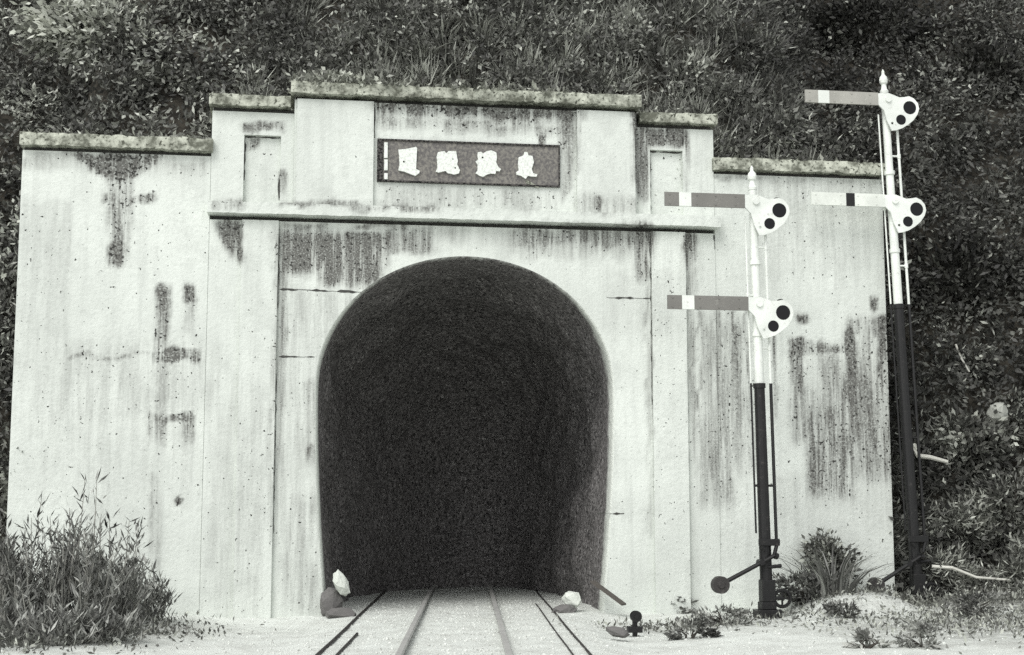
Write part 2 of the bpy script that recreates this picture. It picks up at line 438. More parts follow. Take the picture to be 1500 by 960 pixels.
masonry('coping', [(XL - .05, ML - .062, -.12, .8, 7.73, 7.90)], 'coping', portal, .012)
masonry('coping', [(MR + .052, XR + .05, -.12, .8, 7.73, 7.89)], 'coping', portal, .012)
def joint_shade(x0, z0, x1, z1, y, parent, wf=1.0):
    """dirt-filled seam and painted edge shade: joint of uneven width between two points of the face"""
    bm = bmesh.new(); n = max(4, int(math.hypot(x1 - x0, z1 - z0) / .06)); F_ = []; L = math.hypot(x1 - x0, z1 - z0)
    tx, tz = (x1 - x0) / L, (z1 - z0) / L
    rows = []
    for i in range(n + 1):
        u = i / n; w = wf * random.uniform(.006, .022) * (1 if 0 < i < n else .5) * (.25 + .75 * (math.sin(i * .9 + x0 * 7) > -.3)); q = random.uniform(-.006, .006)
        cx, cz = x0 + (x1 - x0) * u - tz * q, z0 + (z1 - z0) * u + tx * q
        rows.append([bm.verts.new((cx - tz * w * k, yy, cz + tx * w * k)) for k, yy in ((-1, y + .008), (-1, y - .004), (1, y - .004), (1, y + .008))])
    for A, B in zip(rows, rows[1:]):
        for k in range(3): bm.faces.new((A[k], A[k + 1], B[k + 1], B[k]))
    obj('joint_shade', bm, 'joint_shade', parent)
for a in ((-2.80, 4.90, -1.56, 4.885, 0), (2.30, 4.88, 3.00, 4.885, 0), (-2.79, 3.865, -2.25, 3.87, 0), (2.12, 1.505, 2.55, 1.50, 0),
          (-2.815, 4.6, -2.815, 5.95, 0), (-2.835, 6.3, -2.835, 6.72, .085), (-3.37, 7.285, -2.83, 7.285, .085), (3.04, 7.285, 3.56, 7.285, .085), (3.045, 6.3, 3.045, 7.28, .085), (4.07, 5.7, 4.07, 5.94, 0), (3.585, 4.9, 3.585, 5.95, 0), (3.59, 2.2, 3.585, 4.3, 0), (-2.815, 1.2, -2.815, 3.6, 0), (3.012, 3.2, 3.012, 5.9, 0), (-3.37, 6.6, -3.37, 7.28, .085), (-1.385, 7.3, -1.385, 7.86, -.08), (2.80, 6.4, 2.80, 7.6, 0)):  # pilaster, panel and block edges: shadow lines painted as dark strips
    joint_shade(*a, portal, .45 if abs(a[3] - a[1]) > 1.1 else 1.0)
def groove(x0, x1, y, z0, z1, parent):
    bm = bmesh.new(); box(bm, x0, x1, y, y + .3, z0, z1); obj('shade_groove', bm, 'joint_shade', parent)  # added dark recess painting the shadow line under the ledges
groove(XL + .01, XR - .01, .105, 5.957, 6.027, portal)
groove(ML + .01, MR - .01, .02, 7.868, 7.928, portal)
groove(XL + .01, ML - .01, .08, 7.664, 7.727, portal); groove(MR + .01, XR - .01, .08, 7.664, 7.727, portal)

# wing walls
def wing(label, x0, x1):
    o = thing('wing_wall', label, 'wall', ((x0 + x1) / 2, 0, 0), 'wing walls of the portal')
    masonry('wall', [(x0, x1, .012, .7, -.35, 6.94), (x0, x1, .10, .7, 6.941, 7.0)], 'wall', o)
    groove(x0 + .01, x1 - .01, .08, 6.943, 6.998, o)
    masonry('coping', [(x0 - .03, x1 + .03, -.11, .8, 7.0, 7.19)], 'coping', o, .014)
wing('whitewashed wing wall with a dark triangular stain under its coping, beside the leafy bush', -6.66, -3.875)
wing('whitewashed wing wall behind the semaphore signals, grey streaks low on its face', 4.085, 6.93)

# ------------------------------------------------------------------ name plaque
yp = -.08
px0, pz1 = -1.34, 7.285; px1, pz0 = 1.54, 6.605
plq = thing('name_plaque', 'dark oblong name plaque with four white characters above the tunnel arch', 'sign', ((px0 + px1) / 2, yp, pz0))
bm = bmesh.new(); box(bm, px0 + .02, px1 - .02, yp - .03, yp + .01, pz0 + .02, pz1 - .02); obj('board', bm, 'board', plq)
bm = bmesh.new()
for b in ((px0, px1, pz0, pz0 + .024), (px0, px1, pz1 - .028, pz1), (px0, px0 + .085, pz0 + .024, pz1 - .028), (px1 - .022, px1, pz0 + .024, pz1 - .028)):
    box(bm, b[0], b[1], yp - .05, yp + .009, b[2], b[3], .004)
obj('shade_frame', bm, 'plaque_edge', plq)  # black border paints the recess shadow around the board
bm = bmesh.new()
for y0, y1 in ((150, 380), (398, 560), (600, 690)):
    xa, za = on_wall(562.6, 195 + y0 / 10, yp); xb, zb = on_wall(567.6, 195 + y1 / 10, yp)
    box(bm, xa, xb, yp - .056, yp - .029, zb, za, .004)
obj('edge_strip', bm, 'character', plq)
CH = [
 (540, [(430,258),(560,245),(690,218),(706,240),(700,330),(690,540),(745,568),(738,598),(680,640),(600,612),(520,580),(428,560),(450,480),(442,330)], [(512,435,16)], 0),
 (540, [(1010,295),(1105,278),(1130,312),(1165,278),(1275,280),(1290,370),(1302,420),(1290,470),(1332,560),(1318,602),(1250,622),(1150,600),(1120,568),(1020,592),(978,580),(1002,520),(1000,420),(990,360)], [(1228,395,11),(1262,525,14)], 0),
 (680, [(190,300),(240,288),(268,316),(320,280),(390,268),(462,300),(472,380),(460,440),(490,508),(532,542),(510,574),(460,566),(450,612),(380,606),(330,620),(270,655),(220,640),(158,600),(190,560),(190,480),(160,430),(200,400),(188,350)], [(262,372,17)], 0),
 (680, [(876,290),(918,296),(932,340),(990,350),(1012,440),(980,540),(1000,600),(1062,620),(1050,652),(980,650),(925,640),(892,684),(830,642),(760,622),(750,588),(792,560),(780,470),(790,370),(860,342)], [], 1)]
for ox, pts, holes, tail in CH:
    bm = bmesh.new()
    P = [on_wall(ox + x / 10, 195 + y / 10, yp) for x, y in pts]
    H = [(*on_wall(ox + x / 10, 195 + y / 10, yp), r / 10 / 95) for x, y, r in holes]
    plate(bm, P, H, yp - .062, yp - .028, 8)
    if tail:
        tb_ = bmesh.new(); plate(tb_, [on_wall(ox + x / 10, 195 + y / 10, yp) for x, y in ((892,700),(950,712),(1010,752),(1090,800),(1075,816),(985,776),(905,742))], [], yp - .045, yp - .028); obj('brush_mark', tb_, 'coping', plq)
    obj('character', bm, 'character', plq)

# ------------------------------------------------------------------ semaphore signals
PXM = 1 / 96.5
def signal(label, yb, base_px, top_px, split_py, arms, weight_px, lever_px, detail):
    b = Vector((on_wall(*base_px, yb)[0], yb, on_wall(*base_px, yb)[1])); tp = Vector((on_wall(*top_px, yb)[0], yb, on_wall(*top_px, yb)[1]))
    root = thing('semaphore_signal', label, 'railway signal', b, 'semaphore signals beside the portal')
    ax = (tp - b)
    def at_py(py):
        lo, hi = 0.0, 1.0
        for _ in range(40):
            m = (lo + hi) / 2; q = b + ax * m
            d = np.array(q) - CAM; pyq = 480 - FPX * (d @ _U) / (d @ _F)
            if pyq > py: lo = m
            else: hi = m
        return b + ax * lo
    sp = at_py(split_py); neck = at_py(top_px[1] + 36)
    bm = bmesh.new(); tube(bm, sp + ax.normalized() * .001, neck, .072, .058, 16)
    for fz in (.25, .62): q = sp.lerp(neck, fz); tube(bm, q - ax.normalized() * .03, q + ax.normalized() * .03, .083, .083, 16)
    mast = obj('mast', bm, 'white_paint', root, False)
    bm = bmesh.new(); low = b + ax.normalized() * .12
    tube(bm, low, sp, .092, .078, 16); tube(bm, sp - ax.normalized() * .07, sp, .092, .092, 16)
    obj('mast_foot', bm, 'black_paint', root)
    bm = bmesh.new(); n = ax.normalized()
    prof = [(0, .075), (.04, .085), (.06, .06), (.10, .05), (.13, .045), (.15, .072), (.19, .082), (.235, .07), (.265, .035), (.285, .028), (.31, .03), (.345, .006)]
    L = (tp - neck).length / .345
    for (h0, r0), (h1, r1) in zip(prof, prof[1:]): tube(bm, neck + n * h0 * L, neck + n * h1 * L, r0 * .85, r1 * .85, 14, False)
    obj('finial', bm, 'white_paint', mast, True)
    # operating rods on both sides of the mast, white above and black below
    for off, r in ((-.135, .013), (.17, .022)):
        bm = bmesh.new(); s = Vector((off, -.02, 0))
        tube(bm, sp + s, at_py(arms[0][1] + 20) + s, r, r, 8)
        for fz in ((.18, .70) if off > 0 else (.45,)):
            q = sp.lerp(neck, fz); tube(bm, q + Vector((0, -.02, 0)), q + s, .016, .016, 6); tube(bm, q + s - n * .035, q + s + n * .035, .03, .03, 8)
        rod = obj('operating_rod', bm, 'white_paint', root)
        bm = bmesh.new(); e = b + n * (.95 if off > 0 else 1.15)
        tube(bm, e + s, sp + s, r * 1.15, r * 1.15, 8)
        q = sp.lerp(b, .45); tube(bm, q + Vector((0, -.02, 0)), q + s, .018, .018, 6)
        obj('lower_rod', bm, 'black_paint', rod)
    for apx, apy, kind in arms:
        P = at_py(apy)
        yf = yb - .115
        def R(dx, dy): return (P.x + dx * PXM, P.z - dy * PXM)
        bm = bmesh.new()
        x0, zb = R(-135, 10); x1, zt = R(-16, -10)
        if kind == 'home': bands = [(-114, -96, 'white_paint')]; col = 'arm_faded' if detail else 'arm_grey'
        else: bands = [(-79, -65, 'black_paint')]; col = 'pale_paint'
        segs = []; cur = -135
        for s0, s1, m in bands: segs += [(cur, s0, col), (s0, s1, m)]; cur = s1
        segs.append((cur, -16, col))
        arm_bm = bmesh.new(); band_bm = bmesh.new()
        for s0, s1, m in segs:
            xa, _ = R(s0, 0); xb, _ = R(s1, 0)
            box(arm_bm if m == col else band_bm, xa, xb, yf - .018, yf + .018, zb, zt)
        if kind == 'home':   # pressed edge flanges of the steel blade
            pass
        for dx in (-128, -88, -60, -30):
            rx_, rz_ = R(dx, 6.5); rz2 = R(dx, -6.5)[1]
            for zz_ in (rz_, rz2): tube(arm_bm, (rx_, yf - .026, zz_), (rx_, yf - .017, zz_), .013, .015, 8)
        arm = obj('arm', arm_bm, col, root)
        band = obj('arm_band', band_bm, bands[0][2], arm)
        bm = bmesh.new()
        o = [R(*q) for q in ((-16, -9), (2, -10), (19, -4), (28, -5), (35, -6.5), (43, -3), (49, 4), (51, 13), (48, 22), (41, 32), (31, 40), (22, 45.5), (12, 49), (5, 50), (-3, 34), (-7, 18), (-16, 9))]
        l1 = (*R(35.5, 12), .112); l2 = (*R(20.5, 32), .086); l3 = (*R(6, 38), .022)
        plate(bm, o, [l1, l2, l3], yf - .016, yf + .016, 20)
        tube(bm, (P.x, yf - .045, P.z), (P.x, yb, P.z), .05, .05, 14)
        spec = obj('spectacle', bm, 'white_paint', arm)
        for lx, lz, lr in (l1, l2):
            bm = bmesh.new(); tube(bm, (lx, yf - .004, lz), (lx, yf + .008, lz), lr, lr, 20)
            for rr in (lr,):
                pass
            obj('lens', bm, 'glass', arm)
        bm = bmesh.new(); tube(bm, (l1[0], yf + .05, l1[1]), (l1[0], yf + .22, l1[1]), .075, .085, 14); tube(bm, (l1[0], yf + .22, l1[1] - .02), (P.x, yb, l1[1] - .02), .02, .02, 8)
        box(bm, l1[0] - .035, l1[0] + .03, yf + .06, yf + .16, l1[1] + .07, l1[1] + .215, .008)
        obj('lamp', bm, 'black_paint' , root)
    # base, lever and counterweight
    bm = bmesh.new()
    box(bm, b.x - .17, b.x + .17, yb - .17, yb + .17, b.z - .25, b.z + .05, .01); box(bm, b.x - .11, b.x + .11, yb - .11, yb + .11, b.z + .05, b.z + .16, .01)
    box(bm, b.x - .095, b.x + .105, yb - .10, yb + .10, b.z + .16, b.z + .48, .012)
    obj('base', bm, 'black_paint', root)
    bm = bmesh.new(); c = Vector((b.x + .21, yb - .06, b.z + .21))
    for k in range(18):
        a0 = k * 2 * math.pi / 18; a1 = (k + 1) * 2 * math.pi / 18
        tube(bm, c + Vector((math.cos(a0), 0, math.sin(a0))) * .12, c + Vector((math.cos(a1), 0, math.sin(a1))) * .12, .026, .026, 6)
    for k in range(4): tube(bm, c, c + Vector((math.cos(k * 1.57), 0, math.sin(k * 1.57))) * .12, .016, .016, 6)
    tube(bm, c + Vector((-.16, 0, 0)), c, .025, .025, 8)
    obj('pulley', bm, 'black_paint', root)
    yl = yb - .14
    w = on_wall(*weight_px, yl); l = on_wall(*lever_px, yl); W0 = Vector((w[0], yl, w[1])); L0 = Vector((l[0], yl, l[1]))
    bm = bmesh.new(); d = (L0 - W0).normalized(); end = L0 + d * .22
    tube(bm, W0, end, .034, .030, 8); tube(bm, L0 + Vector((0, -.03, 0)), L0 + Vector((0, .14, 0)), .045, .045, 10)
    tube(bm, end, end + Vector((.05, 0, -.02)), .05, .045, 8)
    lever = obj('lever', bm, 'black_paint', root)
    bm = bmesh.new(); tube(bm, W0 + Vector((0, -.07, 0)), W0 + Vector((0, .07, 0)), .125, .125, 20); tube(bm, W0 + Vector((0, -.085, 0)), W0 + Vector((0, -.07, 0)), .05, .06, 12)
    obj('counterweight', bm, 'wire', lever)
    # crank where the rods reach the mast
    bm = bmesh.new(); k = b + n * 1.02
    box(bm, k.x - .13, k.x + .19, yb - .13, yb - .09, k.z - .05, k.z + .05, .008)
    tube(bm, k + Vector((.17, -.1, .04)), k + Vector((.10, -.1, -.20)), .03, .03, 8); tube(bm, k + Vector((-.11, -.1, .03)), k + Vector((-.04, -.1, -.12)), .026, .026, 8)
    tube(bm, b + n * .66 + Vector((0, -.08, 0)), b + n * .66 + Vector((.21, -.08, .02)), .025, .03, 8)
    obj('crank', bm, 'black_paint', root)
    return root
signal('shorter semaphore signal, white over black mast, two grey white-banded arms against the white wall', -1.45, (1124, 898), (1101, 243), 562,
       [(1103, 298, 'home'), (1110, 447, 'home')], (1055, 857), (1116, 824), 0)
signal('taller semaphore signal at the wall end, white spectacles against dark hillside leaves', -.30, (1345, 886), (1293, 102), 446,
       [(1300, 149, 'home'), (1310, 297, 'distant')], (1283, 858), (1332, 826), 1)

# ------------------------------------------------------------------ ground
def track_x(y): return np.where(y < 0, -.02 + .118 * y + .0, -.02 + .118 * y) + np.where(y > 5, .006 * (np.maximum(y, 5) - 5) ** 2 * .7, 0)
def ground_z(x, y):
    x = np.asarray(x, float); y = np.asarray(y, float)
    d = np.abs(x - track_x(y))
    z = .035 * vnoise(x, y, .8) * sstep(1.2, 2.4, d) + .012 * vnoise(x, y, 3.1, 4)
    z = z - .10 * sstep(1.5, 2.2, d) * (1 - sstep(2.4, 4.5, d)) * sstep(.5, -1, y)
    z = z + .27 * np.exp(-((x - 5.75) / .75) ** 4) * sstep(-2.1, -1.5, y) * (y < 1.5)
    z = z + .16 * sstep(4.6, 8.5, x) * sstep(-9, -1, y)
    z = z + .08 * sstep(-3.4, -5.2, x) * sstep(-7, -2, y)
    return z
xs = np.concatenate([np.linspace(-60, -9, 14)[:-1], np.linspace(-9, 11, 170), np.linspace(11, 60, 14)[1:]])
ysg = np.concatenate([np.linspace(-60, -10, 14)[:-1], np.linspace(-10, 1.2, 110), np.linspace(1.2, 40, 60)[1:]])
X, Y = np.meshgrid(xs, ysg); Z = ground_z(X, Y)
def grid_mesh(name, X, Y, Z):
    h, w = X.shape; V = np.stack([X, Y, Z], -1).reshape(-1, 3)
    i = np.arange(h * w).reshape(h, w)
    Fc = np.stack([i[:-1, :-1], i[:-1, 1:], i[1:, 1:], i[1:, :-1]], -1).reshape(-1, 4)
    me = bpy.data.meshes.new(name); me.from_pydata(V.tolist(), [], Fc.tolist()); return me
me = grid_mesh('ground', X, Y, Z)
a = me.attributes.new('soil', 'FLOAT', 'POINT')
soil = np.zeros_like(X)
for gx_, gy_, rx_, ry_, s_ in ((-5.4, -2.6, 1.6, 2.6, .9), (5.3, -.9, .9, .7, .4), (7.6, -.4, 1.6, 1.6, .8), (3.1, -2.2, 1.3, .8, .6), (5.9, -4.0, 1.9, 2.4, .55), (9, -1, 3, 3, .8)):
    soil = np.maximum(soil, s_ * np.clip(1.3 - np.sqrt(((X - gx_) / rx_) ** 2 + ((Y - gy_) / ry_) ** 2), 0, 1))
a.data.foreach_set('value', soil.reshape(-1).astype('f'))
tag(link('ground', me, 'ground', None, True), kind='structure')

# rails and signal wires
def run(bm, off, z, half, kind, y0=-24, y1=7.0):
    ys = np.linspace(y0, y1, 90)
    if kind == 'rail': sec = [(-.065, -.10), (.065, -.10), (.065, -.085), (.012, -.07), (.012, -.02), (.035, -.012), (.035, .018), (.028, .026), (-.028, .026), (-.035, .018), (-.035, -.012), (-.012, -.02), (-.012, -.07), (-.065, -.085)]
    else: sec = [(half * math.cos(k * math.pi / 4), half * math.sin(k * math.pi / 4)) for k in range(8)]
    rings = []
    for y in ys:
        wob = 0 if kind == 'rail' else .004 * math.sin(y * .9 + off)
        rings.append([bm.verts.new((float(track_x(y)) + off + a + wob, y, z + b)) for a, b in sec])
    for A, B in zip(rings, rings[1:]):
        for k in range(len(sec)): bm.faces.new((A[k], A[(k + 1) % len(sec)], B[(k + 1) % len(sec)], B[k]))
    bm.faces.new(rings[0]); bm.faces.new(rings[-1])
for off, lab in ((-.568, 'low steel rail nearer the leafy bush, half sunk in pale ballast'), (.568, 'low steel rail nearer the signals, half sunk in pale ballast')):
    bm = bmesh.new(); run(bm, off, .07, 0, 'rail'); tag(obj('rail', bm, 'rail'), lab, 'rail', 'rails of the track')
for off, y1, lab in ((-1.47, 7, 'long dark signal wire outside the rail on the leafy bush side'), (-1.26, -3.6, 'short dark signal wire lying just inside the longer wire on the bush side'),
                     (1.46, 7, 'long dark signal wire outside the rail on the signal side'), (1.27, 2, 'second dark signal wire lying just inside the longer one on the signal side')):
    bm = bmesh.new(); run(bm, off, .014, (.021 if off < 0 else .014) - (0 if abs(off) > 1.3 else .004), 'wire', -24, y1); tag(obj('signal_wire', bm, 'wire'), lab, 'signal wire', 'signal wires along the track')

# stones, plank, pulley post
def rock(name, mat, c, r, sc_, rot, label, seed):
    bm = bmesh.new(); rn = random.Random(seed)
    for k in range(15):
        u = 1 - 2 * (k + .5) / 15; an_ = k * 2.399 + rn.uniform(-.3, .3); q_ = math.sqrt(1 - u * u) * rn.uniform(.86, 1.1)
        bm.verts.new(Vector((math.cos(an_) * q_ * sc_[0], math.sin(an_) * q_ * sc_[1], u * rn.uniform(.88, 1.08) * sc_[2])) * r)
    h_ = bmesh.ops.convex_hull(bm, input=bm.verts)
    bmesh.ops.delete(bm, geom=[v for v in bm.verts if not v.link_faces], context='VERTS')
    bmesh.ops.subdivide_edges(bm, edges=list(bm.edges), cuts=3, use_grid_fill=True)
    for v in bm.verts: v.co *= 1 + rn.uniform(-.035, .035)
    bmesh.ops.rotate(bm, verts=bm.verts, cent=(0, 0, 0), matrix=Matrix.Rotation(rot, 3, 'Y'))
    o = obj(name, bm, mat, None, False); o.location = c; tag(o, label, 'stone', 'loose stones at the tunnel mouth'); return o
x, z = on_wall(499, 853, -.12); rock('stone', 'rock_pale', (x, -.12, z - .02), .2, (.62, .7, 1.08), rad(-24), 'pale oval stone standing on rubble at the tunnel foot, beside the rail', 1)
x, z = on_wall(484, 872, -.05); rock('stone', 'rock_dark', (x, -.02, .18), .24, (.75, .7, 1.1), rad(8), 'dark stone propping the pale oval one at the tunnel foot', 2)
x, z = on_wall(500, 888, -.1); rock('stone', 'rock_dark', (x, -.28, .03), .17, (1.6, 1, .6), 0, 'flat grey stone under the pale oval one', 5)
x, z = on_wall(838, 872, .1); rock('stone', 'rock_pale', (x, .1, .19), .16, (1.05, .8, .95), rad(20), 'whitish round stone at the tunnel foot on the signal side', 3)
x, z = on_wall(828, 885, .0); rock('stone', 'rock_dark', (x - .02, -.02, .03), .16, (1.3, 1, .7), 0, 'low dark stone in front of the whitish round stone', 4)
gx0, gy0 = on_ground(905, 928); rock('stone', 'rock_dark', (gx0, gy0, .02), .13, (1.3, .8, .6), .2, 'small dark flat stone in pale ballast near the pulley post', 8)
bm = bmesh.new()
p0 = Vector((*on_wall(868, 853, -.15)[:1], -.15, on_wall(868, 853, -.15)[1])); p1 = Vector((on_wall(914, 887, -.45)[0], -.45, on_wall(914, 887, -.45)[1]))
d = (p1 - p0); side = d.cross(Vector((0, 0, 1))).normalized() * .09; up = Vector((0, 0, .025))
vs = [bm.verts.new(q) for q in (p0 - side, p1 - side, p1 + side, p0 + side, p0 - side + up, p1 - side + up, p1 + side + up, p0 + side + up)]
for f_ in ((0, 1, 2, 3), (7, 6, 5, 4), (0, 4, 5, 1), (1, 5, 6, 2), (2, 6, 7, 3), (3, 7, 4, 0)): bm.faces.new([vs[i] for i in f_])
tag(obj('plank', bm, 'wood'), 'short dark plank leaning at the tunnel corner on the signal side', 'plank')
gx1, gy1 = on_ground(930, 921)
pp = thing('pulley_post', 'small dark signal wire pulley post in pale ballast beside the track', 'pulley post', (gx1, gy1, 0))
bm = bmesh.new(); box(bm, gx1 - .03, gx1 + .03, gy1 - .03, gy1 + .03, -.1, .11, .006); box(bm, gx1 - .10, gx1 + .09, gy1 - .07, gy1 + .07, -.05, .03, .006); obj('post', bm, 'black_paint', pp)
bm = bmesh.new(); tube(bm, (gx1 + .01, gy1 - .06, .16), (gx1 + .01, gy1 + .02, .16), .075, .075, 16); tube(bm, (gx1 + .01, gy1 - .075, .16), (gx1 + .01, gy1 + .04, .16), .03, .03, 10); obj('wheel', bm, 'black_paint', pp)

# ------------------------------------------------------------------ foliage
def leaves(name, mat, P, D, L, Wd, tone, parent=None, fold=.25):
    """one leaf quad per point: P base, D direction, L length, Wd width"""
    n = len(P)
    D = D / np.linalg.norm(D, axis=1, keepdims=True)
    A = rng.normal(size=(n, 3)); S = np.cross(D, A); S /= np.linalg.norm(S, axis=1, keepdims=True) + 1e-9
    N = np.cross(D, S)
    L = L[:, None]; Wd = Wd[:, None]
    V = np.empty((n, 4, 3)); V[:, 0] = P
    mid = P + D * L * .45 - N * Wd * fold
    V[:, 1] = mid + S * Wd * .5 + N * Wd * fold * 2; V[:, 3] = mid - S * Wd * .5; V[:, 2] = P + D * L - N * L * .10
    me = bpy.data.meshes.new(name)
    me.vertices.add(4 * n); me.vertices.foreach_set('co', V.astype('f').ravel())
    me.loops.add(4 * n); me.loops.foreach_set('vertex_index', np.arange(4 * n, dtype='i'))
    me.polygons.add(n); me.polygons.foreach_set('loop_start', np.arange(0, 4 * n, 4, dtype='i'))
    me.update(calc_edges=True); me.validate()
    a = me.attributes.new('tone', 'FLOAT', 'POINT'); a.data.foreach_set('value', np.repeat(np.clip(tone, 0, 1), 4).astype('f'))
    return link(name, me, mat, parent)

def hill_pt(x, v):
    """hillside behind and beside the masonry; v metres up the slope"""
    x = np.asarray(x, float); v = np.asarray(v, float)
    side = np.maximum(sstep(6.2, 6.95, x), sstep(-5.9, -6.65, x))
    bump = .35 * vnoise(x, v, .55, 2.0) * sstep(.2, 1.5, v)
    yi = .75 + v * .62; zi = 6.75 + v * .80
    yo = .15 + v * .44 + np.maximum(0, v - 7) * .25; zo = -.05 + v * .95
    return x, yi * (1 - side) + yo * side - bump * .6, zi * (1 - side) + zo * side + bump * .5
hx, hv = np.meshgrid(np.concatenate([np.linspace(-45, -12, 12)[:-1], np.linspace(-12, 16, 120), np.linspace(16, 45, 12)[1:]]), np.linspace(0, 26, 70))
me = grid_mesh('hillside', *hill_pt(hx, hv)); tag(link('hillside', me, 'soil', None, True), kind='structure')

def scatter(N_cl, xr, vr, per, rad_, Lr, wr, tone_mu, up=.25, keep=None, blade=False, mat='leaf', name='hillside_foliage'):
    cx = rng.uniform(*xr, N_cl); cv = rng.uniform(*vr, N_cl)
    if keep is not None: k = keep(cx, cv); cx = cx[k]; cv = cv[k]
    px, py, pz = hill_pt(cx, cv); e = .05
    ax_, ay, az = hill_pt(cx + e, cv); bx, by, bz = hill_pt(cx, cv + e)
    N = np.cross(np.stack([ax_ - px, ay - py, az - pz], -1), np.stack([bx - px, by - py, bz - pz], -1)); N /= np.linalg.norm(N, axis=1, keepdims=True)
    C = np.stack([px, py, pz], -1)
    n = len(cx); R_ = rng.uniform(*rad_, n)
    ctone = rng.normal(tone_mu, .17, n) + .20 * vnoise(cx, cv, .9, 5.) + .10 * vnoise(cx, cv, 2.3, 8.)
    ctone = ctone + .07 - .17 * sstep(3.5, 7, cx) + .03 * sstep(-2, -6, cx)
    idx = np.repeat(np.arange(n), per)
    m = len(idx)
    off = rng.normal(size=(m, 3)); off /= np.linalg.norm(off, axis=1, keepdims=True)
    r = rng.uniform(.35, 1, m) ** .6
    if blade:
        base = C[idx] + off * (R_[idx] * .25)[:, None]
        D = off * .75 + N[idx] * .5 + np.array([0, 0, .35])
        return base, D, rng.uniform(*Lr, m), rng.uniform(*wr, m), ctone[idx] + rng.normal(0, .16, m)
    P = C[idx] + off * (R_[idx] * r)[:, None] + N[idx] * (R_[idx] * .5)[:, None]
    D = off * .8 + rng.normal(size=(m, 3)) * .6 + np.array([0, -.2, -up])
    sp_ = rng.random(m)
    tone = ctone[idx] + rng.normal(0, .15, m) + (sp_ > .945) * rng.uniform(.2, .75, m)
    return P, D, rng.uniform(*Lr, m), rng.uniform(*wr, m), tone
def cat(parts): return [np.concatenate(z) for z in zip(*parts)]
parts = [
    scatter(2900, (-12, 16), (.0, 15), 100, (.2, .5), (.065, .16), (.028, .065), .37),
    scatter(620, (-3.5, 8), (.2, 9), 40, (.2, .4), (.25, .6), (.018, .042), .64, blade=True),
    scatter(260, (6.9, 13), (.0, 14), 75, (.25, .5), (.09, .2), (.04, .085), .30),
    scatter(120, (-11, 14), (.6, 14), 380, (.5, 1.0), (.06, .15), (.025, .06), .44),
    scatter(60, (-11, -6.6), (.0, 9), 60, (.25, .5), (.09, .2), (.04, .085), .30),
    scatter(110, (-6.6, 6.8), (.0, .9), 60, (.15, .3), (.08, .16), (.03, .07), .42),
]
o = leaves('hillside_foliage', 'leaf', *cat(parts)); tag(o, 'dense mixed leaves and grasses covering the hillside above the portal', 'undergrowth', kind='stuff')
parts = [scatter(420, (-24, 26), (2, 22), 60, (.5, 1.0), (.18, .34), (.06, .13), .33, keep=lambda x, v: (x < -12) | (x > 16) | (v > 15))]
o = leaves('distant_foliage', 'leaf', *cat(parts)); tag(o, 'coarser leaves covering the outer hillside beyond the portal', 'undergrowth', kind='stuff')

G1 = 'shrubs on the hillside above the wall'
def shrub(name, label, cat_, c, r, n, Lr, wr, tone_mu, mat='leaf', group=None, blade=False, spark=.03, nstem=7, lean=(0, 0, 0)):
    c = Vector(c); root = thing(name, label, cat_, c, group)
    bm = bmesh.new(); tips = []
    for k in range(nstem):
        a = random.uniform(0, 6.28); q = random.uniform(.3, .95)
        t_ = Vector((math.cos(a) * r[0] * q, math.sin(a) * r[1] * q, r[2] * random.uniform(.9, 1.7))) + Vector(lean)
        m_ = t_ * .5 + Vector((random.uniform(-.1, .1), random.uniform(-.1, .1), r[2] * .15))
        path_tube(bm, [c + Vector((random.uniform(-.06, .06), random.uniform(-.06, .06), -.05)), c + m_ * .5, c + m_, c + t_], [.022, .017, .012, .004], 5); tips.append(t_)
    obj('stem', bm, 'stem', root)
    nc = max(6, n // 60); cc = []
    for k in range(nc):
        v = rng.normal(size=3); v /= np.linalg.norm(v); v *= rng.uniform(.45, 1) ** .5
        cc.append((v[0] * r[0], v[1] * r[1], r[2] * (.95 + v[2])))
    cc = np.array(cc) + np.array(c) + np.array(lean) * .6
    idx = rng.integers(0, nc, n); ctone = rng.normal(tone_mu, .16, nc)
    off = rng.normal(size=(n, 3)); rr = np.array(r) * rng.uniform(.2, .42)
    P = cc[idx] + off * np.array(r) * .19
    if group != G1: P[:, 2] = np.maximum(P[:, 2], c.z + .01)
    out = P - (np.array(c) + np.array([0, 0, r[2] * .5]))
    D = out / (np.linalg.norm(out, axis=1, keepdims=True) + 1e-6) * .9 + rng.normal(size=(n, 3)) * .55 + np.array([0, 0, .2 if blade else -.15])
    tone = ctone[idx] + rng.normal(0, .14, n) + (rng.random(n) < spark) * .45
    leaves('foliage', mat, P, D, rng.uniform(*Lr, n), rng.uniform(*wr, n), tone, root)
    return root

